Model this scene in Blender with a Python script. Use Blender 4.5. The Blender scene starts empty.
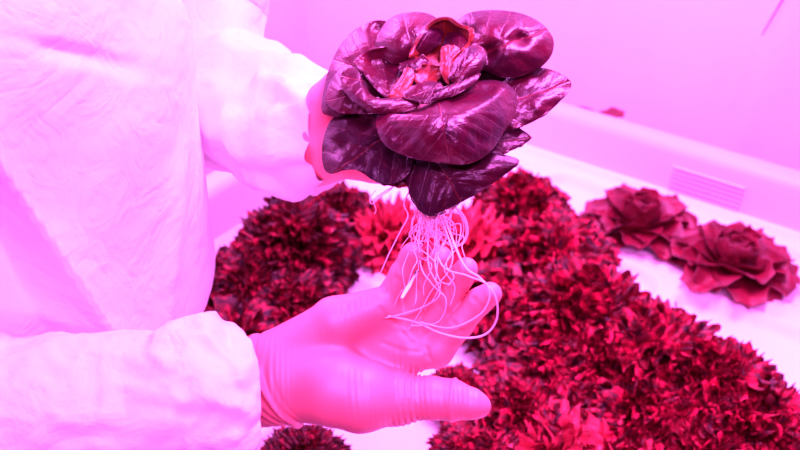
import bpy, bmesh, math, random
import numpy as np
from mathutils import Vector, noise

SC = bpy.context.scene
COL = SC.collection
# ------------------------------------------------------------------ camera
F_PX = 35.0 / 36.0 * 800.0
PITCH = math.radians(35)
CAM_Z = 1.6
cd = bpy.data.cameras.new('camera'); cam = bpy.data.objects.new('camera', cd); COL.objects.link(cam)
cam.location = (0, 0, CAM_Z); cam.rotation_euler = (math.radians(90) - PITCH, 0, 0)
cd.lens = 35; cd.sensor_width = 36; cd.clip_start = 0.02
cd.dof.use_dof = True; cd.dof.focus_distance = 0.63; cd.dof.aperture_fstop = 6.0
SC.camera = cam
SC.view_settings.view_transform = 'Standard'; SC.view_settings.look = 'None'
SC.view_settings.gamma = 1.0; SC.view_settings.use_curve_mapping = False
SC.view_settings.exposure = 0.0
SC.cycles.use_denoising = True
SC.cycles.max_bounces = 8; SC.cycles.diffuse_bounces = 4
# ------------------------------------------------------------------ light (pink grow lamps)
GROW = (1.0, 0.18, 1.0)
W = bpy.data.worlds.new('world'); SC.world = W; W.use_nodes = True
W.node_tree.nodes['Background'].inputs[0].default_value = (1.0, 0.2, 1.0, 1)
W.node_tree.nodes['Background'].inputs[1].default_value = 0.3
KX, KY = 0.043, 1.566                    # inner back corner of the tub
UX, UY = math.cos(math.radians(36)), -math.sin(math.radians(36))
VX, VY = -UY, UX
def L(u, v, z):                          # tub coordinates -> world
    return Vector((KX + UX * u + VX * v, KY + UY * u + VY * v, z))
YAW = math.radians(-36)
# u, v, z, energy, tilt, heading, width, length
LAMPS = [(-0.42, -0.32, 1.98, 38, 0, -36, .14, .9), (0.66, -0.34, 1.94, 37, 0, -36, .14, .8), (1.12, -1.5, 2.2, 31, 34, 22, .9, .14)]
for i, (u, v, z, e, tl, hd, sx, sy) in enumerate(LAMPS):
    ld = bpy.data.lights.new('grow_lamp_light', 'AREA'); ld.shape = 'RECTANGLE'
    ld.size = sx; ld.size_y = sy; ld.energy = e; ld.color = GROW
    lo = bpy.data.objects.new('grow_lamp_light', ld); COL.objects.link(lo)
    lo.rotation_euler = (math.radians(tl), 0, math.radians(hd))
    lo.location = L(u, v, z) + lo.rotation_euler.to_matrix() @ Vector((0, 0, -.02))

# ------------------------------------------------------------------ helpers
def P(px, py, d):
    a = (px - 400) / F_PX; b = -(py - 225) / F_PX
    return Vector((a * d, (math.cos(PITCH) + b * math.sin(PITCH)) * d, CAM_Z + (-math.sin(PITCH) + b * math.cos(PITCH)) * d))
def on_plane(px, py, z):
    r = P(px, py, 1.0); t = (z - CAM_Z) / (r.z - CAM_Z); return Vector((r.x * t, r.y * t, z))
def tag(o, label=None, cat=None, group=None, kind=None):
    if label: o['label'] = label
    if cat: o['category'] = cat
    if group: o['group'] = group
    if kind: o['kind'] = kind
    return o
def mesh_obj(name, verts, faces, m, parent=None, smooth=True, uv=None):
    me = bpy.data.meshes.new(name)
    me.from_pydata([tuple(v) for v in verts], [], faces); me.update()
    if smooth: me.polygons.foreach_set('use_smooth', [True] * len(me.polygons))
    if uv is not None:
        l = me.uv_layers.new(name='leaf')
        idx = np.zeros(len(me.loops), dtype=np.int32); me.loops.foreach_get('vertex_index', idx)
        l.data.foreach_set('uv', np.asarray(uv, dtype=np.float32)[idx].ravel())
    o = bpy.data.objects.new(name, me); COL.objects.link(o)
    if m: me.materials.append(m)
    if parent: o.parent = parent; o.matrix_parent_inverse = parent.matrix_world.inverted() if False else parent.matrix_basis.inverted()
    return o
def empty(name, loc, rz=0):
    o = bpy.data.objects.new(name, None); COL.objects.link(o)
    o.empty_display_size = 0.03; o.location = loc; o.rotation_euler = (0, 0, rz); return o
def box(verts, faces, lo, hi, fn=lambda x, y, z: (x, y, z)):
    n = len(verts)
    for z in (lo[2], hi[2]):
        for x, y in ((lo[0], lo[1]), (hi[0], lo[1]), (hi[0], hi[1]), (lo[0], hi[1])): verts.append(fn(x, y, z))
    faces += [(n+3, n+2, n+1, n), (n+4, n+5, n+6, n+7)] + [(n+i, n+(i+1) % 4, n+4+(i+1) % 4, n+4+i) for i in range(4)]
def bevel(o, w, seg=3):
    b = o.modifiers.new('bevel', 'BEVEL'); b.width = w; b.segments = seg; b.limit_method = 'ANGLE'; return o
def solidify(o, t, off=0):
    b = o.modifiers.new('solidify', 'SOLIDIFY'); b.thickness = t; b.offset = off; return o
def subsurf(o, n=1):
    b = o.modifiers.new('subsurf', 'SUBSURF'); b.levels = n; b.render_levels = n; return o
def spline(pts, n, closed=False):
    pts = [np.array(p, float) for p in pts]; out = []; k = len(pts)
    segs = k if closed else k - 1
    for i in range(segs):
        g = lambda j: pts[j % k] if closed else pts[max(0, min(k - 1, j))]
        p0, p1, p2, p3 = g(i - 1), g(i), g(i + 1), g(i + 2)
        for j in range(n):
            t = j / n
            out.append(0.5 * ((2 * p1) + (-p0 + p2) * t + (2 * p0 - 5 * p1 + 4 * p2 - p3) * t * t + (-p0 + 3 * p1 - 3 * p2 + p3) * t ** 3))
    if not closed: out.append(pts[-1])
    return out
def tube(pts, r, seg=6, taper=1.0):
    V, Fc = [], []; n = len(pts); pts = [Vector(p) for p in pts]
    up = Vector((0.3, 0.2, 1)).normalized()
    for i, p in enumerate(pts):
        t = (pts[min(i + 1, n - 1)] - pts[max(i - 1, 0)]).normalized()
        a = t.cross(up)
        if a.length < 1e-3: a = t.cross(Vector((1, 0, 0)))
        a.normalize(); b = t.cross(a); up = (a.cross(t)).normalized() * 1.0
        rr = (r[i] if hasattr(r, '__len__') else r) * (1 - (1 - taper) * i / (n - 1))
        for k in range(seg):
            an = 2 * math.pi * k / seg; V.append(p + a * (math.cos(an) * rr) + b * (math.sin(an) * rr))
    for i in range(n - 1):
        for k in range(seg):
            k2 = (k + 1) % seg; Fc.append((i * seg + k, i * seg + k2, (i + 1) * seg + k2, (i + 1) * seg + k))
    Fc.append(tuple(range(seg))[::-1]); Fc.append(tuple((n - 1) * seg + k for k in range(seg)))
    return V, Fc
def nz(v, s, seed=0.0): return noise.noise(Vector((v[0] * s + seed, v[1] * s - seed, v[2] * s + 2 * seed)))
def ridge(v, s, seed=0.0): return 1 - 2 * abs(nz(v, s, seed))

# ------------------------------------------------------------------ materials
def mat(name, col, rough=0.5, spec=0.5, sss=0.0, build=None, coat=0.0, transl=0.0):
    m = bpy.data.materials.new(name); m.use_nodes = True; nt = m.node_tree
    b = nt.nodes['Principled BSDF']; b.inputs['Base Color'].default_value = (*col, 1)
    b.inputs['Roughness'].default_value = rough; b.inputs['Specular IOR Level'].default_value = spec
    if sss: b.inputs['Subsurface Weight'].default_value = sss; b.inputs['Subsurface Radius'].default_value = (.01, .004, .004); b.inputs['Subsurface Scale'].default_value = 1.0
    if coat: b.inputs['Coat Weight'].default_value = coat; b.inputs['Coat Roughness'].default_value = 0.25
    if build: build(nt, b)
    return m
def N(nt, t, **kw):
    n = nt.nodes.new(t)
    for k, v in kw.items():
        if k in n.inputs: n.inputs[k].default_value = v
        else: setattr(n, k, v)
    return n
def coord(nt, which='Object'): return nt.nodes.new('ShaderNodeTexCoord').outputs[which]
def add_bump(nt, b, height, strength=0.3, dist=0.002):
    bp = N(nt, 'ShaderNodeBump'); bp.inputs['Strength'].default_value = strength; bp.inputs['Distance'].default_value = dist
    nt.links.new(height, bp.inputs['Height'])
    if b.inputs['Normal'].is_linked: nt.links.new(b.inputs['Normal'].links[0].from_socket, bp.inputs['Normal'])
    nt.links.new(bp.outputs[0], b.inputs['Normal']); return bp
def ramp(nt, src, stops):
    r = nt.nodes.new('ShaderNodeValToRGB'); nt.links.new(src, r.inputs[0]); e = r.color_ramp.elements
    while len(e) < len(stops): e.new(0.5)
    for k, (p, c) in enumerate(stops): e[k].position = p; e[k].color = (*c, 1)
    return r.outputs[0]
def noise_tex(nt, scale, detail=3, vec=None, rough=0.55, dist=0.0):
    n = N(nt, 'ShaderNodeTexNoise', Scale=scale, Detail=detail, Roughness=rough, Distortion=dist)
    nt.links.new(vec if vec else coord(nt), n.inputs['Vector']); return n.outputs[0]
def b_fabric(nt, b):
    v = N(nt, 'ShaderNodeTexVoronoi', Scale=14.0); v.feature = 'F1'
    nd = N(nt, 'ShaderNodeTexNoise', Scale=9.0, Detail=2.0)
    mx = N(nt, 'ShaderNodeMixRGB', Fac=0.12); c = coord(nt)
    nt.links.new(c, nd.inputs['Vector']); nt.links.new(c, mx.inputs[1]); nt.links.new(nd.outputs[1], mx.inputs[2]); nt.links.new(mx.outputs[0], v.inputs['Vector'])
    add_bump(nt, b, v.outputs['Distance'], 0.25, 0.006)
    for sc_, st in ((9, .3), (24, .3)):
        n_ = noise_tex(nt, sc_, 3, dist=1.2); a_ = N(nt, 'ShaderNodeMath', operation='SUBTRACT'); a_.inputs[1].default_value = .5; nt.links.new(n_, a_.inputs[0])
        q_ = N(nt, 'ShaderNodeMath', operation='ABSOLUTE'); nt.links.new(a_.outputs[0], q_.inputs[0]); add_bump(nt, b, q_.outputs[0], st, 0.22 / sc_)
    add_bump(nt, b, noise_tex(nt, 60, 4, dist=0.8), 0.4, 0.002)
    mp = N(nt, 'ShaderNodeMapping'); mp.inputs['Scale'].default_value = (900, 300, 500); nt.links.new(c, mp.inputs[0])
    add_bump(nt, b, noise_tex(nt, 1.0, 2, mp.outputs[0]), 0.25, 0.0004)
FABRIC = mat('coverall_fabric', (0.86, 0.85, 0.87), 0.6, 0.3, build=b_fabric)
def b_glove(nt, b):
    c = coord(nt)
    mp = N(nt, 'ShaderNodeMapping'); mp.inputs['Rotation'].default_value = (0.3, 0.35, 0.25); mp.inputs['Scale'].default_value = (1, 0.25, 0.25)
    nt.links.new(c, mp.inputs[0])
    w = N(nt, 'ShaderNodeTexWave', Scale=75.0, Distortion=9.0, Detail=2.0); w.inputs['Detail Scale'].default_value = 0.4
    nt.links.new(mp.outputs[0], w.inputs['Vector'])
    mk = ramp(nt, noise_tex(nt, 22, 1), [(0.5, (0, 0, 0)), (0.68, (1, 1, 1))])
    mu = N(nt, 'ShaderNodeMath', operation='MULTIPLY'); nt.links.new(w.outputs[1], mu.inputs[0]); nt.links.new(mk, mu.inputs[1])
    add_bump(nt, b, mu.outputs[0], 0.3, 0.0011)
    add_bump(nt, b, noise_tex(nt, 70, 3), 0.25, 0.001)
GLOVE = mat('nitrile_glove', (0.93, 0.24, 0.27), 0.5, 0.8, build=b_glove)
def leaf_builder(c_a, c_b, vein, sheen=0.0):
    def f(nt, b):
        uv = nt.nodes.new('ShaderNodeUVMap'); uv.uv_map = 'leaf'
        sp = nt.nodes.new('ShaderNodeSeparateXYZ'); nt.links.new(uv.outputs[0], sp.inputs[0])
        def M(op, a, bb=None, c=None):
            m = N(nt, 'ShaderNodeMath', operation=op)
            for i, x in enumerate((a, bb, c)):
                if x is None: continue
                if isinstance(x, (int, float)): m.inputs[i].default_value = x
                else: nt.links.new(x, m.inputs[i])
            return m.outputs[0]
        nn = noise_tex(nt, 45, 2)
        av = M('ABSOLUTE', M('ADD', sp.outputs[1], M('MULTIPLY', M('SUBTRACT', nn, 0.5), 0.06)))
        mid = M('SUBTRACT', 1.0, M('MINIMUM', M('DIVIDE', av, 0.016), 1.0))
        ph = M('FRACT', M('MULTIPLY', M('ADD', M('SUBTRACT', sp.outputs[0], M('MULTIPLY', av, 0.9)), M('MULTIPLY', nn, 0.12)), 4.5))
        lat = M('SUBTRACT', 1.0, M('MINIMUM', M('DIVIDE', M('ABSOLUTE', M('SUBTRACT', ph, 0.5)), 0.045), 1.0))
        vr = N(nt, 'ShaderNodeTexVoronoi', Scale=75.0); vr.feature = 'DISTANCE_TO_EDGE'; nt.links.new(coord(nt), vr.inputs['Vector'])
        net = M('SUBTRACT', 1.0, M('MINIMUM', M('DIVIDE', vr.outputs['Distance'], 0.05), 1.0))
        allv = M('MAXIMUM', mid, M('MAXIMUM', M('MULTIPLY', lat, 0.35), M('MULTIPLY', net, 0.15)))
        base = ramp(nt, noise_tex(nt, 30, 3), [(0.3, c_a), (0.7, c_b)])
        mx = N(nt, 'ShaderNodeMixRGB'); mx.inputs[2].default_value = (*vein, 1)
        nt.links.new(M('MULTIPLY', allv, 0.5), mx.inputs[0]); nt.links.new(base, mx.inputs[1]); nt.links.new(mx.outputs[0], b.inputs['Base Color'])
        add_bump(nt, b, M('MULTIPLY', allv, -1.0), 0.45, 0.0012)
        add_bump(nt, b, noise_tex(nt, 55, 3, dist=.6), 0.28, 0.003)
        add_bump(nt, b, noise_tex(nt, 190, 3), 0.3, 0.0012)
        add_bump(nt, b, noise_tex(nt, 700, 2), 0.5, 0.0004)
    return f
LEAF = mat('red_lettuce_leaf', (0.2, 0.01, 0.06), 0.31, 0.5, build=leaf_builder((0.03, 0.002, 0.015), (0.095, 0.002, 0.017), (0.25, 0.02, 0.035)))
LEAF_DARK = mat('purple_lettuce_leaf', (0.1, 0.01, 0.05), 0.33, 0.3, build=leaf_builder((0.018, 0.002, 0.012), (0.045, 0.002, 0.012), (0.2, 0.02, 0.02)))
LEAF_IN = mat('lettuce_heart_leaf', (0.5, 0.03, 0.03), 0.38, 0.6, build=leaf_builder((0.1, 0.005, 0.014), (0.32, 0.03, 0.01), (0.5, 0.1, 0.03)))
LEAF_CUP = mat('orange_backed_leaf', (0.5, 0.03, 0.03), 0.38, 0.5, build=leaf_builder((0.05, 0.004, 0.012), (0.34, 0.03, 0.006), (0.4, 0.08, 0.02)))
LEAF_BG = mat('red_rosette_leaf', (0.25, 0.01, 0.03), 0.45, 0.5, build=leaf_builder((0.09, 0.003, 0.012), (0.22, 0.005, 0.026), (0.35, 0.02, 0.03)))
def frill_builder(c0, c1, c2, sc=55):
    def f(nt, b):
        col = ramp(nt, noise_tex(nt, sc, 3), [(0.34, c0), (0.5, c1), (0.66, c2)])  # pinker end of the mottle paints highlights into the leaf colour
        nt.links.new(col, b.inputs['Base Color'])
        add_bump(nt, b, noise_tex(nt, 220, 3), 0.6, 0.002)
    return f
FRILL = mat('frilly_leaf', (0.3, 0.01, 0.03), 0.38, 0.3, build=frill_builder((0.02, 0.001, 0.004), (0.12, 0.002, 0.008), (0.58, 0.014, 0.06)))
FRILL_DARK = mat('dark_frilly_leaf', (0.2, 0.01, 0.03), 0.38, 0.28, build=frill_builder((0.015, 0.001, 0.004), (0.075, 0.002, 0.006), (0.38, 0.01, 0.04)))
FRILL_LIGHT = mat('light_frilly_leaf', (0.6, 0.03, 0.06), 0.5, 0.4, build=frill_builder((0.28, 0.006, 0.02), (0.48, 0.02, 0.05), (0.65, 0.06, 0.1)))
ROOT = mat('root', (0.88, 0.62, 0.7), 0.4, 0.5)
STEM = mat('lettuce_stem', (0.75, 0.3, 0.35), 0.5, 0.4)
WHITE = mat('white_plastic', (0.58, 0.56, 0.59), 0.42, 0.4)
FOAM = mat('white_growing_board', (0.88, 0.86, 0.88), 0.7, 0.3, build=lambda nt, b: add_bump(nt, b, noise_tex(nt, 300, 2), 0.15, 0.0006))
def b_wall(nt, b):
    mp = N(nt, 'ShaderNodeMapping'); mp.inputs['Scale'].default_value = (3.0, 3.0, 0.7); nt.links.new(coord(nt), mp.inputs[0])
    add_bump(nt, b, noise_tex(nt, 1.0, 4, mp.outputs[0], 0.5), 0.5, 0.06)
WALL = mat('white_wall_sheet', (0.82, 0.81, 0.83), 0.5, 0.3, build=b_wall)
DARKWALL = mat('light_damping_grey', (0.12, 0.12, 0.13), 0.7, 0.3)  # dark grey on the unseen walls and ceiling, chosen to cut bounced light
FLOOR = mat('grey_floor', (0.15, 0.15, 0.16), 0.6, 0.3, build=lambda nt, b: add_bump(nt, b, noise_tex(nt, 20, 3), 0.2, 0.002))  # unseen floor, darkened likewise to cut bounced light
METAL = mat('lamp_housing', (0.7, 0.7, 0.72), 0.4, 0.5)
SKIN = mat('skin', (0.6, 0.35, 0.28), 0.5, 0.4)
CORD = mat('dark_cord', (0.35, 0.02, 0.1), 0.5, 0.4)
GAP = mat('dark_seam', (0.3, 0.05, 0.2), 0.6, 0.3)
LED = bpy.data.materials.new('lamp_diffuser'); LED.use_nodes = True
_e = LED.node_tree.nodes.new('ShaderNodeEmission'); _e.inputs[0].default_value = (*GROW, 1); _e.inputs[1].default_value = 3.0
LED.node_tree.links.new(_e.outputs[0], LED.node_tree.nodes['Material Output'].inputs[0])

# ------------------------------------------------------------------ room
U0, U1, V0, V1 = -0.65, 2.6, -2.9, 0.35
def wall(name, a, b, z0, z1, m, thick=0.04):
    (u0, v0), (u1, v1) = a, b; V, Fc = [], []
    box(V, Fc, (u0, v0, z0), (u1, v1, z1), lambda x, y, z: L(x, y, z))
    return tag(mesh_obj(name, V, Fc, m, smooth=False), kind='structure')
wall('wall_back', (U0 - .04, V1), (U1 + .04, V1 + .04), 0, 2.5, WALL)
wall('wall_left', (U0 - .04, V0), (U0, V1), 0, 2.5, WALL)
wall('wall_right', (U1, V0), (U1 + .04, V1), 0, 2.5, DARKWALL)
wall('wall_front', (U0 - .04, V0 - .04), (U1 + .04, V0), 0, 2.5, DARKWALL)
wall('floor', (U0 - .04, V0 - .04), (U1 + .04, V1 + .04), -0.04, 0, FLOOR)
wall('ceiling', (U0 - .04, V0 - .04), (U1 + .04, V1 + .04), 2.5, 2.54, DARKWALL)

# ------------------------------------------------------------------ grow lamps (above the frame)
for i, (u, v, z, e, tl, hd, sx, sy) in enumerate(LAMPS):
    r = empty('grow_lamp', L(u, v, z)); r.rotation_euler = (math.radians(tl), 0, math.radians(hd)); hx, hy = sx / 2 + .01, sy / 2 + .01
    V, Fc = [], []; box(V, Fc, (-hx, -hy, 0), (hx, hy, .045))
    h = bevel(mesh_obj('housing', V, Fc, METAL, smooth=False), .006); h.parent = r
    V, Fc = [], []; box(V, Fc, (-sx / 2, -sy / 2, -.006), (sx / 2, sy / 2, 0)); h = mesh_obj('diffuser', V, Fc, LED, smooth=False); h.parent = r
    inv = r.rotation_euler.to_matrix().inverted()
    for s in (-.8, .8):
        a = Vector((s * hx if sx > sy else 0, s * hy if sy > sx else 0, .045)); V, Fc = tube([a, a + inv @ Vector((0, 0, 2.44 - z))], .003); h = mesh_obj('hanger', V, Fc, METAL); h.parent = r
    tag(r, ['pink grow lamp hanging over the left end of the tub', 'pink grow lamp hanging over the right end of the tub', 'pink grow lamp hanging nearest the camera'][i], 'grow lamp', 'grow lamps under the ceiling')

# ------------------------------------------------------------------ tub
TU, TV = 0.93, -0.95
tub = empty('growing_tub', L(TU / 2, TV / 2, 0.0), YAW)
tag(tub, 'white plastic growing tub with raised rim full of red lettuces', 'tub')
def Lt(u, v, z): return (u - TU / 2, v - TV / 2, z)
def child(name, V, Fc, m, parent, smooth=False):
    o = mesh_obj(name, V, Fc, m, smooth=smooth); o.parent = parent; return o
def ringloop(u0, v0, u1, v1, r, n=6):
    pts = []
    for cx, cy, a0 in ((u1 - r, v1 - r, 0), (u0 + r, v1 - r, 90), (u0 + r, v0 + r, 180), (u1 - r, v0 + r, 270)):
        for k in range(n + 1):
            a = math.radians(a0 + 90 * k / n); pts.append((cx + r * math.cos(a), cy + r * math.sin(a)))
    return pts
prof = [(0.0, .79, .03), (0.012, .885, .035), (0.018, .897, .04), (0.028, .902, .045), (0.056, .902, .06), (0.064, .897, .065), (0.066, .868, .065), (0.058, .866, .06), (0.05, .6, .06), (0.0, .6, .03)]
V, Fc = [], []; n = None
for off, z, r in prof:
    lp = ringloop(-off, TV - off, TU + off, off, r); n = len(lp)
    V += [Lt(x, y, z) for x, y in lp]
for i in range(len(prof)):
    for k in range(n):
        a, b = i, (i + 1) % len(prof); Fc.append((a * n + k, a * n + (k + 1) % n, b * n + (k + 1) % n, b * n + k))
child('shell', V, Fc, WHITE, tub, True)
# rounded line where inner wall meets the board
V, Fc = [], []
for k in range(6):
    v = -0.001; z = .820 + k * .0088
    box(V, Fc, (0.565, -0.006 + (z - .79) * .13, z - .0013), (0.695, 0.02, z + .0013), lambda x, y, z: Lt(x, y, z))
child('ribbed_panel', V, Fc, WHITE, tub)
V, Fc = [], []
for x in (0.05, TU - .05):
    for y in (TV + .05, -.05): box(V, Fc, (x - .025, y - .025, 0), (x + .025, y + .025, .6), lambda x, y, z: Lt(x, y, z))
for x in (0.05, TU - .05):
    for y in (TV + .05, -.05):
        V, Fc = [], []; box(V, Fc, (x - .025, y - .025, 0), (x + .025, y + .025, .6), lambda x, y, z: Lt(x, y, z)); child('leg', V, Fc, METAL, tub)
V, Fc = [], []; box(V, Fc, (.25, .064, .765), (.55, .21, .785), lambda x, y, z: Lt(x, y, z)); child('shelf', V, Fc, WHITE, tub)
# board with rounded recesses: height field
cells = [(a, b, c, d) for a, b in ((.03, .32), (.35, .655), (.683, .90)) for c, d in ((-.185, -.035), (-.50, -.235), (-.92, -.53))]
nu, nv = 177, 191; V, Fc = [], []
us = np.linspace(0.001, TU - .001, nu); vs = np.linspace(TV + .001, -.001, nv)
UU, VV = np.meshgrid(us, vs, indexing='ij'); H = np.zeros_like(UU)
for a, b, c, d in cells:
    cx, cy, hx, hy, r = (a + b) / 2, (c + d) / 2, (b - a) / 2, (d - c) / 2, .04
    qx = np.abs(UU - cx) - hx + r; qy = np.abs(VV - cy) - hy + r
    sd = np.hypot(np.maximum(qx, 0), np.maximum(qy, 0)) + np.minimum(np.maximum(qx, qy), 0) - r
    t = np.clip(-sd / .014, 0, 1); H -= .016 * t * t * (3 - 2 * t)
    t = np.clip(1 - np.abs(sd - .004) / .006, 0, 1); H += .003 * t
edge = np.minimum(np.minimum(UU, TU - UU), np.minimum(VV - TV, -VV)); t = np.clip(1 - edge / .02, 0, 1); H += .02 * t * t
for i in range(nu):
    for j in range(nv): V.append(Lt(UU[i, j], VV[i, j], .80 + H[i, j]))
for i in range(nu - 1):
    for j in range(nv - 1): Fc.append((i * nv + j, (i + 1) * nv + j, (i + 1) * nv + j + 1, i * nv + j + 1))
bd = mesh_obj('growing_board', V, Fc, FOAM); solidify(bd, .012, -1)
bd.location = tub.location; bd.rotation_euler = tub.rotation_euler
tag(bd, 'white growing board with rounded recesses lying inside the tub', 'growing board')

# ------------------------------------------------------------------ frilly lettuces
def frill_mesh(name, seed, n=190, R=.10, H=.115, wave=5.0, amp=.011, wid=.042, nu=6, nv=15, m=FRILL, lobes=0.0, inner=.35):
    rg = np.random.RandomState(seed); V = []; Fc = []
    for i in range(n):
        f = (i + .5) / n; el = math.radians(8 + 80 * (1 - math.sqrt(1 - f * .98)) * 1.05 + rg.uniform(-6, 6)); az = i * 2.39996 + rg.uniform(-.25, .25)
        rr = (R * math.cos(el), H * math.sin(el)); q = rg.uniform(.85, 1.08)
        tip = np.array([math.cos(az) * rr[0], math.sin(az) * rr[0], rr[1]]) * q + np.array([0, 0, .012])
        base = tip * inner * rg.uniform(.7, 1.1); base[2] = max(.01, base[2])
        ax = tip - base; Ln = np.linalg.norm(ax); ax /= Ln
        side = np.cross(ax, np.array([0, 0, 1.0]) + rg.normal(0, .35, 3)); side /= np.linalg.norm(side)
        nrm = np.cross(side, ax); w = wid * rg.uniform(.7, 1.25); ph = rg.uniform(0, 6.28); fr = wave * rg.uniform(.8, 1.2); ph2 = rg.uniform(0, 6.28)
        o = len(V); curl = rg.uniform(-.3, .9)
        for a in range(nu):
            t = a / (nu - 1)
            for b in range(nv):
                s = b / (nv - 1) * 2 - 1
                ww = w * (0.18 + .82 * t ** .8) * (1 - .15 * t)
                ln = Ln * t * (1 - (.34 * s ** 4) * t + lobes * .12 * math.sin(s * 9 + ph) * t)
                curl2 = .022 * t ** 5 * (1 + .5 * math.sin(ph * 3)); off = -curl2 + amp * t * t * (math.sin(s * fr * 3.14 + ph) + .3 * math.sin(s * fr * 5.5 + ph2 + t * 2)) - .012 * t * t * curl + .008 * s * s
                p = base + ax * ln + side * (s * ww * (1 + .2 * math.sin(ph + 5 * t))) + nrm * off + ax * (.005 * t * math.sin(s * fr * 6 + ph2))
                V.append(p)
        for a in range(nu - 1):
            for b in range(nv - 1):
                k = o + a * nv + b; Fc.append((k, k + 1, k + nv + 1, k + nv))
    o = mesh_obj(name, V, Fc, m); return o
def stem_mesh():
    V, Fc = tube([(0, 0, -.012), (0, 0, .02), (0, 0, .045)], [.014, .013, .009], 10); return mesh_obj('stem', V, Fc, STEM)
protos = {}
def proto(kind):
    if kind in protos: return protos[kind].copy()
    if kind == 'curly': o = frill_mesh('foliage', 3, n=330, wave=2.6, wid=.025, amp=.009, nv=23, inner=.5)
    if kind == 'curly2': o = frill_mesh('foliage', 8, n=300, wave=2.3, wid=.026, amp=.010, nv=21, inner=.5)
    if kind == 'dark': o = frill_mesh('foliage', 5, n=340, wave=2.6, wid=.023, amp=.008, m=FRILL_DARK, nv=23, inner=.5)
    if kind == 'ribbon': o = frill_mesh('foliage', 11, n=120, wave=2.0, wid=.022, amp=.015, m=FRILL, nu=9, nv=7, lobes=1.0)
    if kind == 'strap': o = frill_mesh('foliage', 12, n=60, wave=1.2, wid=.045, amp=.012, m=FRILL_DARK, nu=8, nv=9)
    if kind == 'feather': o = frill_mesh('foliage', 17, n=75, wave=4.5, wid=.05, amp=.006, nu=7, nv=21, m=FRILL_LIGHT, lobes=1.6, inner=.2)
    protos[kind] = o; return o
stem0 = None
def plant(kind, px, py, r, label, zs=1.0, group='frilly red lettuces on the board', rz=0, cat='lettuce', ztop=.075):
    global stem0
    c = on_plane(px, py, .80 + ztop * zs)
    dx, dy = c.x - KX, c.y - KY; u = dx * UX + dy * UY; v = dx * VX + dy * VY
    u = min(max(u, r * .85), TU - r * .85); v = min(max(v, TV + r * .85), -r * .85); c = L(u, v, 0)
    root = empty('frilly_lettuce', (c.x, c.y, .795), rz); root.scale = (r / .10, r / .10, r / .10 * zs)
    tag(root, label, cat, group)
    f = proto(kind); 
    if f.name not in COL.objects: COL.objects.link(f)
    f.parent = root
    if stem0 is None: stem0 = stem_mesh(); s = stem0
    else: s = stem0.copy(); COL.objects.link(s)
    s.parent = root
    return root
PL = [
 ('dark', 292, 234, .098, 'dark curly red lettuce in the middle of the left clump beside the white coat', 1.05),
 ('dark', 336, 200, .075, 'small dark curly lettuce under the far sleeve cuff', .95),
 ('dark', 247, 262, .078, 'dark curly lettuce against the white coat, lit from behind', .95),
 ('strap', 236, 312, .07, 'dark smooth-leaved lettuce right beside the coat hem', .8),
 ('dark', 295, 285, .072, 'curly red lettuce above the gloved wrist, at the near end of the left clump', .9),
 ('dark', 300, 440, .055, 'dark lettuce showing below the gloved wrist at the bottom edge', .8),
 ('feather', 388, 214, .072, 'bright pinkish red ragged lettuce behind the hanging roots, left of them', .9),
 ('feather', 470, 232, .08, 'bright feathery lettuce just right of the hanging roots', .9),
 ('curly', 522, 195, .085, 'curly red lettuce directly under the drooping purple leaf tip', 1.0),
 ('curly2', 556, 245, .095, 'curly red lettuce left of the two rosettes, second from the back', 1.0),
 ('ribbon', 500, 285, .08, 'lettuce with thick looping ribbon leaves right of the fingertips', .95),
 ('curly', 584, 306, .10, 'curly red lettuce in the centre of the right clump', 1.05),
 ('curly2', 655, 345, .095, 'curly red lettuce beside the empty recess of the board', 1.05),
 ('curly', 720, 378, .09, 'curly red lettuce in front of the right rosette', 1.05),
 ('curly2', 772, 418, .085, 'curly red lettuce cut by the right edge of the view', 1.05),
 ('curly2', 560, 355, .075, 'curly red lettuce standing in shade right of the thumb tip', .85),
 ('curly', 650, 405, .08, 'curly red lettuce behind the pale fan-shaped leaves at the bottom', .9),
 ('curly', 715, 440, .075, 'curly red lettuce at the bottom right of the view', .9),
 ('ribbon', 520, 345, .055, 'small ragged lettuce a little right of the white gap by the index finger', .7),
 ('feather', 630, 440, .07, 'pale red fan-leaved lettuce at the bottom edge, right of the middle', .8),
 ('curly', 457, 366, .042, 'small red lettuce seen between the index finger and the thumb', .8),
 ('curly2', 478, 432, .055, 'red lettuce right below the thumb tip', .75),
 ('feather', 560, 430, .065, 'pale red frilly lettuce at the bottom edge, below the shade gap', .8),
 ('ribbon', 490, 442, .055, 'low ragged red lettuce with strap leaves at the bottom edge below the thumb', .7),
 ('curly', 525, 398, .07, 'curly red lettuce in the shade gap between the thumb tip and the pale leaves', .8),
 ('curly2', 548, 300, .08, 'curly red lettuce between the ribbon-leaved one and the centre of the clump', 1.0),
 ('curly', 610, 350, .085, 'curly red lettuce between the clump centre and the recess edge', .95),
 ('curly2', 690, 400, .085, 'curly red lettuce in the front half of the right clump', .95),
]
for i, (k, px, py, r, lab, zs) in enumerate(PL): plant(k, px, py, r, lab, zs, rz=i * 1.7)

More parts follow.
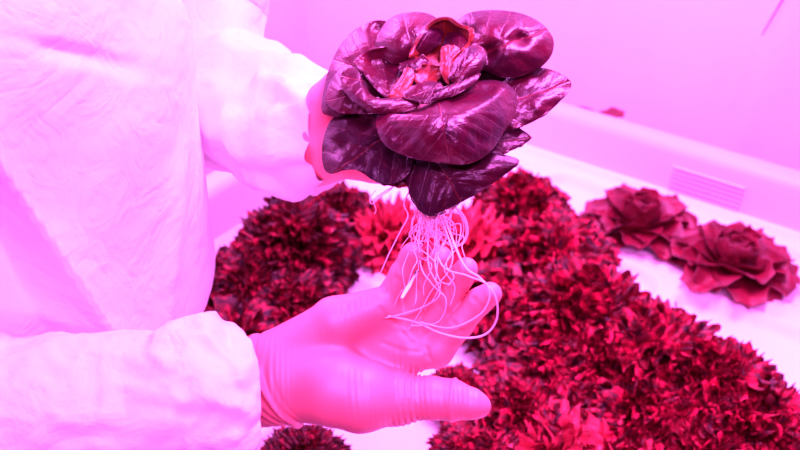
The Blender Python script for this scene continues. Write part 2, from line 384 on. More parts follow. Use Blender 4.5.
# ------------------------------------------------------------------ rosettes near the back rim
def rosette_leaf(az, el, Ln, wd, cup, bend, seed, m, parent):
    nu, nv = 9, 9; V = []; UV = []; rg = random.Random(seed)
    p = np.array([0.008, 0, 0.0]); a = el; ph = rg.uniform(0, 6)
    for i in range(nu):
        t = i / (nu - 1)
        if i: a2 = el - bend * t; p = p + np.array([math.cos(a2), 0, math.sin(a2)]) * Ln / (nu - 1); a = a2
        w = wd * math.sin(min(1, t * 1.05 + .12) * math.pi * .86) ** .7
        for j in range(nv):
            s = j / (nv - 1) * 2 - 1
            off = cup * s * s * w + .004 * math.sin(s * 5 + ph + t * 4) * t + .003 * math.sin(t * 9 + ph)
            q = p + np.array([-math.sin(a), 0, math.cos(a)]) * off + np.array([0, s * w, 0])
            V.append((q[0] * math.cos(az) - q[1] * math.sin(az), q[0] * math.sin(az) + q[1] * math.cos(az), q[2])); UV.append((t, s * .5))
    Fc = [(i * nv + j, (i + 1) * nv + j, (i + 1) * nv + j + 1, i * nv + j + 1) for i in range(nu - 1) for j in range(nv - 1)]
    o = mesh_obj('leaf', V, Fc, m, uv=UV); o.parent = parent; solidify(o, .0012); subsurf(o, 1); return o
def rosette(px, py, label, seed, sc, z=.80, ztop=.05):
    c = on_plane(px, py, z + ztop); r = empty('lettuce_rosette', (c.x, c.y, z), seed); r.scale = (sc,) * 3
    tag(r, label, 'lettuce', 'red rosette lettuces by the back rim')
    rg = random.Random(seed)
    for i in range(32):
        f = i / 31; az = i * 2.39996 + rg.uniform(-.2, .2)
        bend = (55 - 20 * f if f < .6 else -30) * rg.uniform(.6, 1.2)
        rosette_leaf(az, math.radians(22 + 50 * f), .112 - .052 * f, .050 - .022 * f, .2 + .9 * f, math.radians(bend), seed * 100 + i, LEAF_BG, r)
    V, Fc = tube([(0, 0, -.01), (0, 0, .03)], [.015, .012], 10); s = mesh_obj('stem', V, Fc, STEM); s.parent = r
rosette(643, 206, 'red rosette lettuce by the ribbed panel, the left of the pair', 3, .95)
rosette(737, 246, 'red rosette lettuce nearest the right corner, the right of the pair', 9, .98)
r = empty('lettuce_rosette', L(.35, .14, .822), .4); r.scale = (.85,) * 3; tag(r, 'dark red lettuce leaf peeking over the outside of the back rim', 'lettuce')
for i in range(7): rosette_leaf(i * .9, math.radians(20 + 8 * i), .085, .04, .3, .9, 70 + i, LEAF_BG, r)
V, Fc = tube([(0, 0, -.03), (0, 0, .03)], [.03, .012], 10); s = mesh_obj('stem', V, Fc, STEM); s.parent = r
# dark cord on the back wall, top right
cp = []
for px, py in ((790, -14), (781, 2), (774, 14), (767, 26), (762, 35)):
    rr = P(px, py, 1.0) - Vector((0, 0, CAM_Z)); o = Vector((0, 0, CAM_Z)); nrm = Vector((VX, VY, 0)); t = (L(0, V1 - .006, 0) - o).dot(nrm) / rr.dot(nrm); q = o + rr * t; cp.append(Vector((q.x, q.y, q.z)))
V, Fc = tube(cp, .0022, 6, .4); tag(mesh_obj('cord', V, Fc, CORD), 'thin dark pink cord hanging on the back wall, top right', 'cord')

# ------------------------------------------------------------------ signed-distance modelling (gloves)
def surface_nets(F, org, h):
    s = F < 0; nx, ny, nzz = F.shape
    c = [s[i:nx - 1 + i, j:ny - 1 + j, k:nzz - 1 + k] for i in (0, 1) for j in (0, 1) for k in (0, 1)]
    cnt = sum(x.astype(np.int8) for x in c); act = (cnt > 0) & (cnt < 8)
    ids = -np.ones(act.shape, dtype=np.int64); A = np.argwhere(act); ids[act] = np.arange(len(A))
    acc = np.zeros((len(A), 3)); num = np.zeros(len(A))
    cr = [(i, j, k) for i in (0, 1) for j in (0, 1) for k in (0, 1)]
    for a in cr:
        for ax in range(3):
            if a[ax]: continue
            b = list(a); b[ax] = 1
            fa = F[A[:, 0] + a[0], A[:, 1] + a[1], A[:, 2] + a[2]]; fb = F[A[:, 0] + b[0], A[:, 1] + b[1], A[:, 2] + b[2]]
            m = (fa < 0) != (fb < 0); t = np.where(m, fa / np.where(m, fa - fb, 1), 0)
            p = np.array(a, float)[None, :].repeat(len(A), 0); p[:, ax] += t
            acc[m] += p[m]; num[m] += 1
    V = (A + acc / num[:, None]) * h + org; Q = []
    for ax in range(3):
        sl0 = [slice(1, -1)] * 3; sl1 = [slice(1, -1)] * 3; sl0[ax] = slice(0, -1); sl1[ax] = slice(1, None)
        a = s[tuple(sl0)]; b = s[tuple(sl1)]; idx = np.argwhere(a != b); flip = a[tuple(idx.T)]
        g = idx.copy()
        for d in range(3):
            if d != ax: g[:, d] += 1
        o1, o2 = [d for d in range(3) if d != ax]
        def at(d1, d2):
            q = g.copy(); q[:, o1] -= d1; q[:, o2] -= d2; return ids[q[:, 0], q[:, 1], q[:, 2]]
        q = np.stack([at(1, 1), at(0, 1), at(0, 0), at(1, 0)], 1)
        if ax == 1: flip = ~flip
        q[~flip] = q[~flip][:, ::-1]; Q.append(q)
    Q = np.concatenate(Q); Q = Q[(Q >= 0).all(1)]
    return V, Q.tolist()
def cone(X, a, b, ra, rb):
    a = np.array(a, dtype=np.float32); b = np.array(b, dtype=np.float32); ab = b - a; t = np.clip(((X - a) @ ab) / (ab @ ab), 0, 1)
    d = np.sqrt(((X - a - t[..., None] * ab) ** 2).sum(-1)); return d - (ra + (rb - ra) * t)
def smin(a, b, k):
    h = np.clip(.5 + .5 * (b - a) / k, 0, 1); return b * (1 - h) + a * h - k * h * (1 - h)
def sdf_mesh(chains, h, pad=.02, post=None):
    """chains: list of (points, radii, k) ; k blend to the rest"""
    allp = np.array([tuple(p) for ch in chains for p in ch[0]]); lo = allp.min(0) - .045 - pad; hi = allp.max(0) + .045 + pad
    n = np.ceil((hi - lo) / h).astype(int)
    g = [(lo[i] + h * np.arange(n[i])).astype(np.float32) for i in range(3)]
    X = np.stack(np.meshgrid(*g, indexing='ij'), -1); F = None
    for pts, rad, k in chains:
        C = None
        for i in range(len(pts) - 1):
            d = cone(X, pts[i], pts[i + 1], rad[i], rad[i + 1]); C = d if C is None else smin(C, d, .004)
        F = C if F is None else smin(F, C, k)
    if post is not None: F = post(X, F)
    return surface_nets(F, lo, h)
D0 = .62
def H3(x, y, dz=0): return P(x, y, D0 + dz * .01)
cm = lambda *a: [q * .01 for q in a]
right = [
 ([H3(283, 380, .5), H3(362, 352, 2.3), H3(412, 350, .5)], cm(3.0, 2.3, 1.7), .012),
 ([H3(283, 372, .8), H3(350, 338, 2.7), H3(405, 332, .9)], cm(2.9, 2.0, 1.5), .012),
 ([H3(283, 366, 1.0), H3(345, 324, 1.5), H3(392, 314, .7)], cm(2.7, 2.0, 1.45), .012),
 ([H3(285, 362, .8), H3(335, 321, -.6), H3(378, 305, -.5)], cm(2.5, 1.9, 1.4), .012),
 ([H3(295, 384, .2), H3(336, 388, -1.8), H3(362, 396, -2.2), H3(390, 398, -1.7)], cm(2.9, 2.9, 2.75, 2.1), .010),
 ([H3(412, 352, .4), H3(436, 350, .2), H3(460, 324, -.5), H3(480, 301, -1.2), H3(490, 294, -1.6)], cm(1.5, 1.38, 1.08, 1.0, .94), .005),
 ([H3(405, 336, .8), H3(426, 329, .6), H3(446, 301, -.2), H3(461, 277, -1.2), H3(466, 269, -1.7)], cm(1.35, 1.12, .97, .96, .92), .0015),
 ([H3(392, 318, .7), H3(408, 314, .5), H3(426, 284, -.3), H3(438, 263, -1.3), H3(441, 257, -1.8)], cm(1.3, 1.02, .92, .92, .88), .001),
 ([H3(376, 306, -.4), H3(386, 299, -.4), H3(401, 273, -.9), H3(411, 256, -1.4), H3(413, 252, -1.8)], cm(1.2, .95, .85, .84, .78), .001),
 ([H3(375, 396, -.6), H3(405, 399, -1.4), H3(432, 398, -1.9), H3(452, 400, -2.2), H3(472, 404, -2.3), H3(480, 406, -2.3)], cm(2.0, 1.66, 1.62, 1.52, 1.15, .85), .010),
 ([H3(235, 386, 1.2), H3(262, 383, .9), H3(290, 378, .6)], cm(3.3, 3.4, 3.1), .01),
]
AX = np.array(H3(300, 372, .6) - H3(240, 386, 1.2)); AX /= np.linalg.norm(AX); WP = np.array(H3(272, 382, .7))
# tilt of the cuff folds
UPV = np.array(H3(272, 330, .7) - H3(272, 430, .7)); UPV /= np.linalg.norm(UPV)
NV = AX + .33 * UPV; NV /= np.linalg.norm(NV)
def surf_pt(x, y):                       # front surface of the palm along the view ray
    lo_, hi_ = .5, .75; o_ = None
    for k in range(200):
        d = lo_ + (hi_ - lo_) * k / 200; p = np.array(P(x, y, d))[None, :]
        F = 9
        for pts, rad, kk in right:
            for i in range(len(pts) - 1): F = min(F, float(cone(p, pts[i], pts[i + 1], rad[i], rad[i + 1])[0]))
        if F < .001: return P(x, y, d)
    return P(x, y, .62)
CREASES = []
for ln in ([(428, 350), (412, 343), (402, 332)], [(424, 345), (428, 356), (440, 366)], [(452, 321), (464, 333)], [(473, 298), (486, 309)], [(437, 303), (449, 314)], [(452, 281), (466, 291)],
           [(417, 288), (430, 297)], [(398, 325), (388, 318), (380, 308)], [(420, 352), (400, 350), (376, 340)], [(396, 278), (405, 283)]):
    for i in range(len(ln) - 1): CREASES.append((surf_pt(*ln[i]), surf_pt(*ln[i + 1]), .0018, .0011))
def cuff_post(X, F):
    s = (X - WP.astype(np.float32)) @ NV.astype(np.float32)
    w = (X @ UPV.astype(np.float32))
    m = np.clip(1 - np.abs(s + .002) / .022, 0, 1); m = m * m * (3 - 2 * m)
    F = F - .0013 * m * np.sin(s * 900 + 6 * np.sin(w * 60))
    rim = np.exp(-((s - .004) / .0024) ** 2); F = F - .0038 * rim
    # creases across the thumb joint and fingers' roots
    tp = H3(408, 399, -1.4); tv = np.array(H3(452, 400, -2.2) - tp); tv /= np.linalg.norm(tv)
    q = (X - np.array(tp, dtype=np.float32)) @ tv.astype(np.float32); near = cone(X, H3(385, 397, -1), H3(470, 403, -2.3), .019, .016)
    mk = np.clip(1 - np.abs(q - .004) / .018, 0, 1) * (near < .008)
    F = F - .0009 * mk * np.sin(q * 1500 + 2.5 * np.sin(w * 90))
    for (a_, b_, w_, dd_) in CREASES:
        F = F + dd_ * np.exp(-(cone(X, a_, b_, 0, 0) / w_) ** 2)
    rr = np.exp(-((q - .036 - .08 * (w - float(np.dot(np.array(tp), UPV))) ) / .0012) ** 2) * (near < .008); F = F - .0014 * rr
    return F
PERSON_ORG = Vector((-.45, .35, 0))
person_loc = PERSON_ORG
def smooth_mod(o, it=4, f=.5):
    s = o.modifiers.new('smooth', 'SMOOTH'); s.iterations = it; s.factor = f

# ------------------------------------------------------------------ the person
# body: one continuous skinned figure
HIP = L(.14, -1.27, .95); CH = Vector((-.39, .60, 1.22)); NK = Vector((-.385, .60, 1.44)); HD = Vector((-.33, .64, 1.62))
SR = Vector((-.38, .44, 1.40)); SLs = Vector((-.37, .80, 1.40))
ER = Vector((-.42, .34, 1.17)); WR = H3(262, 383, .9)
EL = P(196, 75, .86); WL = P(326, 132, .735)
side = Vector((UX, UY, 0)) * .1
bj = [HIP, (HIP + CH) / 2 + Vector((0, 0, .02)), CH, NK, NK + Vector((.02, .01, .06)), HD, HD + Vector((.01, .01, .09)),
      SR, ER, WR, H3(330, 355, 1.2), SLs, EL, WL, P(370, 145, .72),
      HIP + side, HIP + side + Vector((-.02, 0, -.45)), HIP + side + Vector((-.03, -.02, -.88)), HIP + side + Vector((.04, .06, -.92)),
      HIP - side, HIP - side + Vector((-.02, 0, -.45)), HIP - side + Vector((-.03, -.02, -.88)), HIP - side + Vector((.04, .06, -.92))]
be = [(0, 1), (1, 2), (2, 3), (3, 4), (4, 5), (5, 6), (2, 7), (7, 8), (8, 9), (9, 10), (2, 11), (11, 12), (12, 13), (13, 14), (0, 15), (15, 16), (16, 17), (17, 18), (0, 19), (19, 20), (20, 21), (21, 22)]
brad = [.07, .06, .06, .04, .04, .072, .035, .035, .03, .022, .012, .035, .03, .022, .012, .055, .045, .035, .03, .055, .045, .035, .03]
me = bpy.data.meshes.new('person'); me.from_pydata([tuple(p - PERSON_ORG) for p in bj], be, []); me.update()
person = bpy.data.objects.new('person', me); COL.objects.link(person); person.location = PERSON_ORG; me.materials.append(SKIN)
sk = person.modifiers.new('skin', 'SKIN'); sk.use_smooth_shade = True
for i, v in enumerate(me.skin_vertices[0].data if me.skin_vertices else []): v.radius = (brad[i], brad[i])
if not me.skin_vertices:
    bm = bmesh.new(); bm.from_mesh(me); ly = bm.verts.layers.skin.verify()
    for i, v in enumerate(bm.verts): v[ly].radius = (brad[i], brad[i]); v[ly].use_root = (i == 0)
    bm.to_mesh(me); bm.free()
subsurf(person, 2)
tag(person, 'person in a white hooded coverall and gloves lifting a red lettuce by its roots', 'person')
def pchild(name, V, Fc, m, smooth=True):
    o = mesh_obj(name, [Vector(v) - PERSON_ORG for v in V], Fc, m, smooth=smooth); o.parent = person; return o
V, Fc = sdf_mesh(right, .0012, post=cuff_post)
g = pchild('glove', V, Fc, GLOVE); smooth_mod(g, 3); tag(g, 'glove on the open palm-up hand')
G2 = lambda x, y, d=.725: P(x, y, d)
left = [
 ([G2(290, 136, .775), G2(312, 141, .75), G2(328, 141, .74)], cm(4.5, 4.4, 4.0), .01),
 ([G2(315, 122, .74), G2(330, 128, .73), G2(350, 135)], cm(3.6, 3.3, 3.0), .01),
 ([G2(335, 118, .73), G2(385, 105, .73), G2(425, 100, .735)], cm(2.4, 2.0, 1.2), .008),
 ([G2(335, 130, .73), G2(390, 125, .73), G2(435, 125, .735)], cm(2.4, 2.0, 1.2), .008),
 ([G2(335, 142, .725), G2(390, 146, .725), G2(435, 146, .72)], cm(2.4, 1.9, 1.1), .008),
 ([G2(335, 152, .72), G2(375, 162, .705), G2(405, 172, .69), G2(425, 176, .675)], cm(2.4, 1.9, 1.3, 1.0), .008),
 ([G2(328, 120, .72), G2(325, 100, .70), G2(335, 84, .69)], cm(2.4, 1.6, 1.2), .01),
]
V, Fc = sdf_mesh(left, .003); g = pchild('glove', V, Fc, GLOVE); smooth_mod(g, 3); tag(g, 'glove on the hand behind the lettuce head')

def loft(path, rad, nseg, fold, squash=None, cap=True):
    """sleeve around a path; fold(p, s, an) -> radial offset"""
    V, Fc = [], []; n = len(path); up0 = Vector((0, 0, 1))
    for i, p in enumerate(path):
        t = (path[min(i + 1, n - 1)] - path[max(i - 1, 0)]).normalized()
        a = t.cross(up0).normalized(); b = a.cross(t).normalized()
        for k in range(nseg):
            an = 2 * math.pi * k / nseg; d = a * math.cos(an) + b * math.sin(an)
            q = p + d * rad[i]; V.append(p + d * (rad[i] + fold(q, i / (n - 1), an)))
    for i in range(n - 1):
        for k in range(nseg): Fc.append((i * nseg + k, i * nseg + (k + 1) % nseg, (i + 1) * nseg + (k + 1) % nseg, (i + 1) * nseg + k))
    if cap: Fc.append(tuple(range(nseg))[::-1])
    return V, Fc
def resample(keys, n):
    out = spline([tuple(k[0]) + (k[1],) for k in keys], n); return [Vector(o[:3]) for o in out], [o[3] for o in out]
# near sleeve (right arm): shoulder -> elbow -> cuff
S = lambda x, y, d: P(x, y, d)
keys = [(Vector((-.40, .47, 1.41)), .07), (Vector((-.45, .385, 1.27)), .07), (Vector((-.445, .33, 1.16)), .07), (S(-90, 412, .545), .060), (S(0, 417, .555), .0535), (S(55, 416, .56), .0530),
        (S(110, 413, .566), .0515), (S(160, 409, .570), .0520), (S(192, 402, .574), .0570), (S(220, 400, .577), .0555), (S(236, 398, .580), .0470), (S(246, 397, .583), .0375)]
path, rad = resample(keys, 12)
CR = P(218, 375, .53)
def fold1(q, s, an):
    f = .004 * nz(q, 18, 1.0) + .004 * ridge(q, 20, 4.0) + .002 * ridge(q, 55, 2.0)
    if s > .6: w = min(1, (s - .6) / .2); f += w * (.0038 * abs(math.sin(an * 4 + 5 * nz(q, 20, 3))) + .003 * ridge(q, 45, 7.0))
    return f
V, Fc = loft(path, rad, 150, fold1); o = pchild('sleeve', V, Fc, FABRIC); tag(o, 'near sleeve gathered at the wrist')
# far sleeve (left arm)
keys = [(Vector((-.36, .78, 1.42)), .075), (P(196, -45, .84), .070), (P(203, 5, .85), .062), (P(205, 50, .858), .064), (P(212, 86, .86), .072), (P(243, 108, .83), .071), (P(275, 122, .795), .0635),
        (P(304, 132, .76), .059), (P(324, 135, .745), .056), (P(340, 137, .733), .047)]
path, rad = resample(keys, 12)
def fold2(q, s, an):
    return .009 * nz(q, 13, 1.5) + .011 * ridge(q, 12, 6.0) - .004 + .004 * ridge(q, 28, 2.2) + (.004 * math.sin(an * 7 + 4 * nz(q, 20)) if s > .7 else 0)
V, Fc = loft(path, rad, 130, fold2); o = pchild('sleeve', V, Fc, FABRIC); tag(o, 'far sleeve reaching to the lettuce')
# torso of the coverall, rings from the thighs to the neck, with a folded-over front panel
rings = [(HIP + Vector((-.02, -.01, -.30)), .17, .15), (HIP + Vector((0, 0, -.1)), .19, .17), (HIP + Vector((.02, .02, .02)), .19, .17), (Vector((-.398, .60, 1.06)), .186, .19), (Vector((-.383, .613, 1.16)), .199, .20),
         (Vector((-.386, .613, 1.28)), .199, .205), (Vector((-.387, .613, 1.39)), .191, .20), (Vector((-.382, .61, 1.46)), .16, .16), (Vector((-.378, .61, 1.50)), .10, .10)]
rs = spline([tuple(r[0]) + r[1:] for r in rings], 36); nseg = 480; V, Fc = [], []
ca = np.array((117 - 0, 345 - 170), float); ca /= np.linalg.norm(ca); cn = np.array((-ca[1], ca[0]))   # crease direction in the front view, normal towards lower left
def front_uv(q):
    d = q - Vector((0, 0, CAM_Z)); z = d.y * math.cos(PITCH) - d.z * math.sin(PITCH); y = d.y * math.sin(PITCH) + d.z * math.cos(PITCH)
    return 400 + F_PX * d.x / z, 225 - F_PX * y / z
for i, r in enumerate(rs):
    for k in range(nseg):
        an = 2 * math.pi * k / nseg; d = Vector((math.cos(an), math.sin(an), 0)); q = Vector(r[:3]) + Vector((math.cos(an) * r[3], math.sin(an) * r[4], 0))
        f = .007 * nz(q, 6, .3) + .003 * ridge(q, 7, 3.1) + .0008 * ridge(q, 34, 5.0)
        if d.y < .2:
            px, py = front_uv(q); s = (px - 0) * cn[0] + (py - 170) * cn[1]
            if s > 0: f -= min(.085, .0016 * s) * (1 - .6 * min(1, max(0, (py - 270) / 60)))
            f += .014 * (math.exp(s / 26) if s < 0 else math.exp(-s / 4))
            f += .01 * math.exp(-((px - 95 + (py - 200) * .5) / 45) ** 2)
            f -= .006 * math.exp(-((py - 60 - .25 * (px - 100)) / 9) ** 2) * math.exp(-((px - 70) / 60) ** 2)
            f += .008 * math.exp(-((px - 160 - (340 - py) * .1) / 9) ** 2) * (1 if py > 200 else math.exp(-((200 - py) / 40) ** 2))
        V.append(q + d * f)
for i in range(len(rs) - 1):
    for k in range(nseg): Fc.append((i * nseg + k, i * nseg + (k + 1) % nseg, (i + 1) * nseg + (k + 1) % nseg, (i + 1) * nseg + k))
pchild('coverall', V, Fc, FABRIC)
# trouser legs, boots, hood
for s in (1, -1):
    a = HIP + side * s
    V, Fc = loft([a + Vector((-.01, -.01, -.15)), a + Vector((-.02, 0, -.45)), a + Vector((-.03, -.02, -.84))], [.115, .085, .075], 40, lambda q, s, an: .006 * ridge(q, 14)); pchild('trouser_leg', V, Fc, FABRIC)
    f0 = a + Vector((-.03, -.02, -.95 + .055)); fd = Vector((VX, VY, 0))
    V, Fc = sdf_mesh([([f0 - fd * .04 + Vector((0, 0, .10)), f0 - fd * .04, f0 + fd * .05 - Vector((0, 0, .005)), f0 + fd * .15 - Vector((0, 0, .01))], cm(5.5, 5.3, 5.0, 4.2), .01)], .006)
    pchild('boot', [Vector((v[0], v[1], max(v[2], .003))) for v in V], Fc, FABRIC)
fd = Vector((VX, VY, 0))
V, Fc = sdf_mesh([([HD + Vector((0, 0, .0)), HD + Vector((0, 0, .05))], cm(11.6, 11.2), .02), ([NK - Vector((0, 0, .02)), HD], cm(9, 9), .03)], .006,
                 post=lambda X, F: np.maximum(F, -(np.sqrt(((X - np.array(HD + fd * .12 + Vector((0, 0, .0)), dtype=np.float32)) ** 2 * np.array((1, 1, .6), dtype=np.float32)).sum(-1)) - .082)))
pchild('hood', V, Fc, FABRIC)

# ------------------------------------------------------------------ held lettuce
LC = .625
hl = empty('red_butterhead_lettuce', P(430, 175, LC + .015)); HLM = Vector(hl.location)
tag(hl, 'large glossy red-purple lettuce head held up by the gloved hands, bare roots hanging', 'lettuce')
def hchild(name, V, Fc, m, uv=None):
    o = mesh_obj(name, [Vector(v) - HLM for v in V], Fc, m, uv=uv); o.parent = hl; return o
def hleaf(pts, ctr, off, bulge, base, tip, m=LEAF, slope=(0, 0), dents=(), curl=.5, pucker=.12, power=2.0, label=None, seed=0, plane=.05, ruff=.16, valley=.34, quilt=.06):
    """blade patch: boundary loop, high point, depth off (cm), dome height (cm, + towards the viewer)"""
    B = spline([tuple(p[:2]) + ((p[2] if len(p) > 2 else 0.0),) for p in pts], 10, True); nb = len(B); nr = 16
    bx, by = base; tx, ty = tip; Ld = math.hypot(tx - bx, ty - by); ex, ey = (tx - bx) / Ld, (ty - by) / Ld
    V, Fc, UV = [], [], []
    def depth(x, y, rho, extra):
        d = off + (110 - y) * plane + slope[0] * (x - ctr[0]) * .01 + slope[1] * (y - ctr[1]) * .01 - bulge * (1 - rho ** power) + extra * rho * rho
        for dx, dy, dr, dd in dents: d += dd * math.exp(-((x - dx) ** 2 + (y - dy) ** 2) / (dr * dr))
        q = (x * .045, y * .045, seed * 3.7); d += pucker * (1.6 * noise.noise(Vector(q) * 1.3) + .9 * abs(noise.noise(Vector(q) * 3.1)))
        # raised blade either side of the sunken midrib
        vv = (-(x - bx) * ey + (y - by) * ex); d += valley * min(1, Ld / 70) * math.exp(-(vv / 6.5) ** 2) * (1 - rho * .6)
        uu = ((x - bx) * ex + (y - by) * ey) / Ld; va = abs(vv) / Ld; d += quilt * min(1, Ld / 90) ** 2 * math.sin(6.283 * 4.5 * (uu - va * .9)) * min(1, va * 6) * min(1, (1.05 - rho) * 4)
        return d
    def put(x, y, d):
        V.append(P(x, y, LC + d * .01)); UV.append((((x - bx) * ex + (y - by) * ey) / Ld, (-(x - bx) * ey + (y - by) * ex) / Ld))
    put(ctr[0], ctr[1], depth(ctr[0], ctr[1], 0, 0))
    for r in range(1, nr + 1):
        rho = r / nr; rr = math.sin(rho * math.pi / 2) ** .85
        for k, b in enumerate(B):
            x = ctr[0] + (b[0] - ctr[0]) * rr; y = ctr[1] + (b[1] - ctr[1]) * rr
            w = ruff * rho ** 3 * math.sin(k / nb * 2 * math.pi * 7 + seed)
            put(x, y, depth(x, y, rr, b[2]) + w)
    for q, (sh, dd) in enumerate(((.985, .18), (.955, .42), (.91, .62), (.86, .72))):
        for k, b in enumerate(B):
            x = ctr[0] + (b[0] - ctr[0]) * sh; y = ctr[1] + (b[1] - ctr[1]) * sh
            put(x, y, depth(b[0], b[1], 1, b[2]) + dd * curl * 2 + ruff * math.sin(k / nb * 2 * math.pi * 7 + seed))
    for k in range(nb): Fc.append((0, 1 + (k + 1) % nb, 1 + k))
    for r in range(nr + 3):
        for k in range(nb):
            a = 1 + r * nb; b = a + nb; Fc.append((a + k, a + (k + 1) % nb, b + (k + 1) % nb, b + k))
    o = hchild('leaf', V, Fc, m, UV); solidify(o, .0009, -1)
    if label: o['label'] = label
    return o
# outer and lower leaves
hleaf([(403, 172), (400, 158), (425, 156), (455, 156), (480, 152), (505, 155), (519, 160), (514, 168), (495, 182), (466, 200), (441, 212), (428, 216), (414, 204)], (452, 176), 2.6, .9, (430, 150), (470, 215), LEAF_DARK, slope=(-1, 3), curl=.15, pucker=.08, seed=1, label='dark purple drooping leaf')
hleaf([(365, 170), (385, 160), (410, 160), (415, 178), (405, 187), (390, 186), (376, 182)], (390, 172), 4.2, .4, (410, 160), (380, 186), LEAF_IN, curl=.1, seed=2)
hleaf([(322, 160), (324, 135), (335, 116), (358, 108), (382, 116), (400, 135), (412, 160), (406, 177), (391, 184), (375, 181), (360, 171), (345, 170), (328, 173)], (362, 143), 3.0, .6, (400, 125), (335, 172), LEAF_DARK, slope=(-2, 0), dents=((345, 165, 16, -.8), (352, 145, 14, .5)), curl=.3, seed=3, ruff=.1)
hleaf([(480, 138), (500, 126), (518, 128), (531, 137), (523, 145), (508, 152), (486, 158)], (504, 140), 3.4, .4, (480, 145), (531, 138), LEAF_DARK, curl=.1, seed=4)
hleaf([(490, 98), (515, 72), (545, 68), (571, 82), (562, 99), (546, 114), (526, 125), (506, 129), (490, 118)], (528, 98), 2.6, .9, (490, 110), (571, 82), LEAF, slope=(-1, 0), curl=.15, seed=5)
hleaf([(321, 108), (326, 78), (336, 52), (350, 34), (368, 22), (388, 22), (400, 40), (398, 70), (380, 95), (362, 108), (345, 116), (330, 116)], (356, 68), 3.0, 1.6, (400, 80), (335, 60), LEAF, slope=(-1, 0), dents=((379, 32, 7, 1.2),), curl=.5, seed=6)
# backing of the rosette so the middle is filled with leaves
hleaf([(370, 60), (400, 35), (440, 30), (490, 55), (516, 78), (500, 125), (440, 140), (390, 130), (365, 100)], (430, 88), 3.6, -.8, (430, 88), (480, 120), LEAF_DARK, curl=.2, seed=7)
hleaf([(376, 50), (379, 32), (392, 17), (412, 12), (432, 15), (444, 28), (438, 46), (420, 58), (395, 64)], (408, 32), 1.5, 2.2, (420, 70), (402, 12), LEAF, curl=.6, seed=8)
hleaf([(440, 58), (448, 32), (457, 20), (472, 12), (494, 10), (520, 13), (541, 23), (553, 38), (552, 54), (540, 68), (520, 77), (500, 77), (484, 71), (466, 72)], (503, 40), 1.3, 2.6, (445, 66), (548, 30), LEAF, slope=(-.5, 1), dents=((487, 52, 9, 1.6), (521, 39, 7, 1.0), (472, 34, 8, .8)), curl=.9, pucker=.16, seed=9)
# left outer purple edge leaf
hleaf([(326, 100), (331, 80), (343, 66), (358, 68), (362, 85), (368, 102), (378, 112), (360, 114), (338, 112)], (346, 92), 1.2, 1.1, (375, 90), (328, 100), LEAF, slope=(-1, 0), curl=.5, seed=10)
# big front leaf
hleaf([(376, 126), (380, 114), (398, 114), (420, 108), (446, 94), (474, 82), (500, 81), (515, 92), (516, 112), (503, 134), (488, 154), (467, 164), (442, 163), (412, 158), (386, 146)], (448, 116), -.4, 3.7, (438, 98), (450, 164), LEAF, slope=(1, -1), dents=((452, 103, 7, 1.3), (463, 98, 8, 1.6), (476, 93, 8, 1.4), (488, 91, 6, .8), (405, 138, 14, .7), (478, 140, 12, .5), (430, 150, 9, .4)), curl=1.0, pucker=.2, seed=11)
# inner ring
hleaf([(354, 62, -.3), (368, 51, 0), (388, 47), (408, 48), (424, 55), (428, 64), (410, 66), (400, 74), (397, 86), (390, 99), (378, 91), (366, 77)], (385, 66), .5, -1.3, (410, 85), (360, 58), LEAF, slope=(1, 0), curl=.25, seed=12, dents=((362, 66, 8, -.5),))
hleaf([(409, 56), (416, 40), (426, 27), (436, 19, -.2), (448, 17, -.3), (460, 24, -.3), (473, 30, -.4), (471, 44), (463, 52), (452, 64, 2.0), (430, 66, 2.4), (416, 60, 1.6)], (442, 44), -.3, -1.9, (440, 70), (445, 18), LEAF_CUP, curl=.1, seed=13, ruff=.12, dents=((444, 46, 13, 1.3),), label='leaf with an orange-red inner side')
hleaf([(340, 79), (345, 70), (356, 68), (364, 82), (373, 96), (390, 99), (406, 97), (420, 104), (404, 112), (380, 114), (361, 107), (347, 95)], (364, 100), -1.8, .9, (400, 90), (344, 76), LEAF, slope=(1, 0), curl=.7, seed=14, pucker=.06)
hleaf([(440, 52), (447, 45), (458, 47), (460, 53), (454, 62), (451, 74), (449, 84), (442, 76)], (448, 60), -1.3, .5, (448, 84), (450, 46), LEAF_IN, curl=.3, seed=15)
hleaf([(449, 80), (451, 68), (459, 55), (470, 46), (481, 46), (487, 54), (484, 67), (473, 78), (460, 84)], (470, 62), -1.7, 1.1, (452, 86), (482, 48), LEAF, slope=(1, 0), curl=.6, seed=16)
hleaf([(404, 97), (411, 87), (424, 81), (438, 82), (447, 88), (461, 83), (480, 73), (474, 84), (455, 95), (436, 101), (418, 103)], (432, 92), -1.8, .5, (445, 84), (406, 98), LEAF, curl=.5, seed=17, pucker=.06)
hleaf([(417, 69), (425, 64), (436, 66), (442, 75), (434, 83), (421, 87), (415, 79)], (428, 76), -.2, -.4, (428, 88), (428, 64), LEAF_IN, curl=.1, seed=18, label='small orange heart leaf')
hleaf([(401, 76), (405, 68), (413, 69), (414, 79), (408, 91), (398, 99), (391, 92)], (405, 82), -.6, .4, (395, 96), (410, 69), LEAF_IN, curl=.3, seed=19, ruff=.1, label='crumpled pale heart leaf')
hleaf([(388, 98), (394, 90), (403, 86), (409, 92), (400, 100)], (399, 94), -.9, .3, (399, 100), (403, 86), LEAF_IN, curl=.3, seed=20)
hleaf([(398, 66), (408, 60), (422, 58), (430, 66), (418, 72), (405, 74)], (414, 66), .4, .4, (430, 76), (400, 64), LEAF, curl=.3, seed=21)
# short stem and crown
V, Fc = tube([P(430, 95, LC + .03), P(428, 140, LC + .04), P(425, 190, LC + .03), P(430, 210, LC + .015)], [.018, .017, .012, .006], 12)
hchild('stem', V, Fc, STEM)
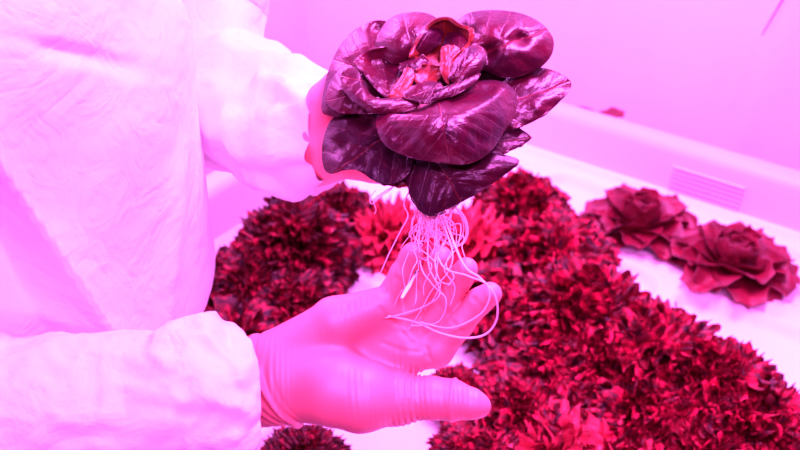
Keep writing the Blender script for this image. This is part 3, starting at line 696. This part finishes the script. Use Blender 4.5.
# roots
rg = random.Random(4)
def root(pts, r=.0006, taper=.6):
    q = [Vector(p) for p in spline([tuple(p) for p in pts], 8)]
    V, Fc = tube(q, r, 5, taper); hchild('root', V, Fc, ROOT)
R3 = lambda x, y, d=-.6: P(x, y, LC + d * .01)
for i in range(30):
    x0 = rg.choice([rg.uniform(408, 430), rg.uniform(432, 458)]); x1 = x0 + rg.uniform(-30, 18) ; y1 = rg.uniform(228, 256) if i % 3 else rg.uniform(260, 315); d = rg.uniform(-.2, 1.2)
    pts = [R3(428 + (x0 - 428) * .2, 195, 1.5)]
    k = rg.randint(6, 9)
    for j in range(1, k + 1):
        t = j / k; pts.append(R3(x0 + (x1 - x0) * t + rg.uniform(-8, 8), 200 + (y1 - 200) * t + rg.uniform(-8, 8), d * (1 - t) - 4.6 * min(1, max(0, (200 + (y1 - 200) * t - 222) / 45)) + rg.uniform(-.3, .3)))
    root(pts, rg.uniform(.0003, .00065))
def loop(cx, cy, rx, ry, d, r, tilt=.3, start=None):
    pts = [] if start is None else [start]
    for a in range(0, 330, 40):
        t = math.radians(a - 90); x = rx * math.cos(t); y = ry * math.sin(t)
        pts.append(R3(cx + x * math.cos(tilt) - y * math.sin(tilt), cy + x * math.sin(tilt) + y * math.cos(tilt), d + .3 * math.sin(t)))
    root(pts, r, .8)
loop(452, 226, 15, 21, -.1, .0009, -.35, R3(440, 196, 1.5)); loop(455, 228, 11, 17, .1, .0006, -.2, R3(436, 198, 1.5))
loop(446, 222, 16, 23, .4, .0006, -.5, R3(432, 200, 1.5)); loop(425, 222, 12, 20, .3, .0006, .3, R3(428, 198, 1.5)); loop(440, 230, 14, 16, .0, .0005, .1, R3(434, 198, 1.5))
root([R3(440, 205, 0.5), R3(462, 262, -4.0), R3(480, 278, -4.8), R3(495, 296, -4.9), R3(497, 318, -4.2), R3(486, 334, -3.8), R3(465, 338, -3.6), R3(440, 333, -3.3), R3(415, 322, -2.6), R3(388, 316, -2.2)], .0010, .8)
root([R3(436, 208, 0.6), R3(440, 262, -3.4), R3(468, 276, -4.9), R3(486, 284, -5.0), R3(489, 300, -5.0), R3(478, 316, -4.6), R3(450, 328, -3.9), R3(420, 322, -3.0)], .0008, .8)
root([R3(430, 210, 0.5), R3(428, 262, -2.8), R3(440, 292, -3.8), R3(425, 306, -3.2), R3(402, 314, -2.6), R3(385, 318, -2.2)], .0007, .8)
root([R3(425, 205, 0.5), R3(412, 250, -2.2), R3(398, 268, -2.2), R3(388, 282, -1.8), R3(384, 290, -1.8)], .0006)
root([R3(420, 205, 0.6), R3(420, 262, -2.6), R3(432, 284, -3.4), R3(446, 300, -3.8), R3(438, 322, -3.4), R3(410, 326, -2.8)], .0007)
root([R3(436, 205, 0.5), R3(452, 250, -3.4), R3(448, 272, -4.0), R3(432, 290, -3.6), R3(420, 312, -3.0), R3(408, 330, -2.6)], .0006)
root([R3(396, 182, 2.5), R3(390, 190, 2.3), R3(381, 196, 2.2), R3(372, 204, 2.0), R3(370, 198, 2.1), R3(376, 190, 2.2)], .0005)
root([R3(398, 184, 2.5), R3(384, 192, 2.3), R3(374, 200, 2.0), R3(376, 210, 2.0), R3(374, 214, 2.0)], .0005)
root([R3(410, 190, 1.5), R3(404, 204, 1.0), R3(408, 216, .6), R3(400, 232, .2), R3(388, 256, -.6), R3(381, 272, -.6)], .0007)
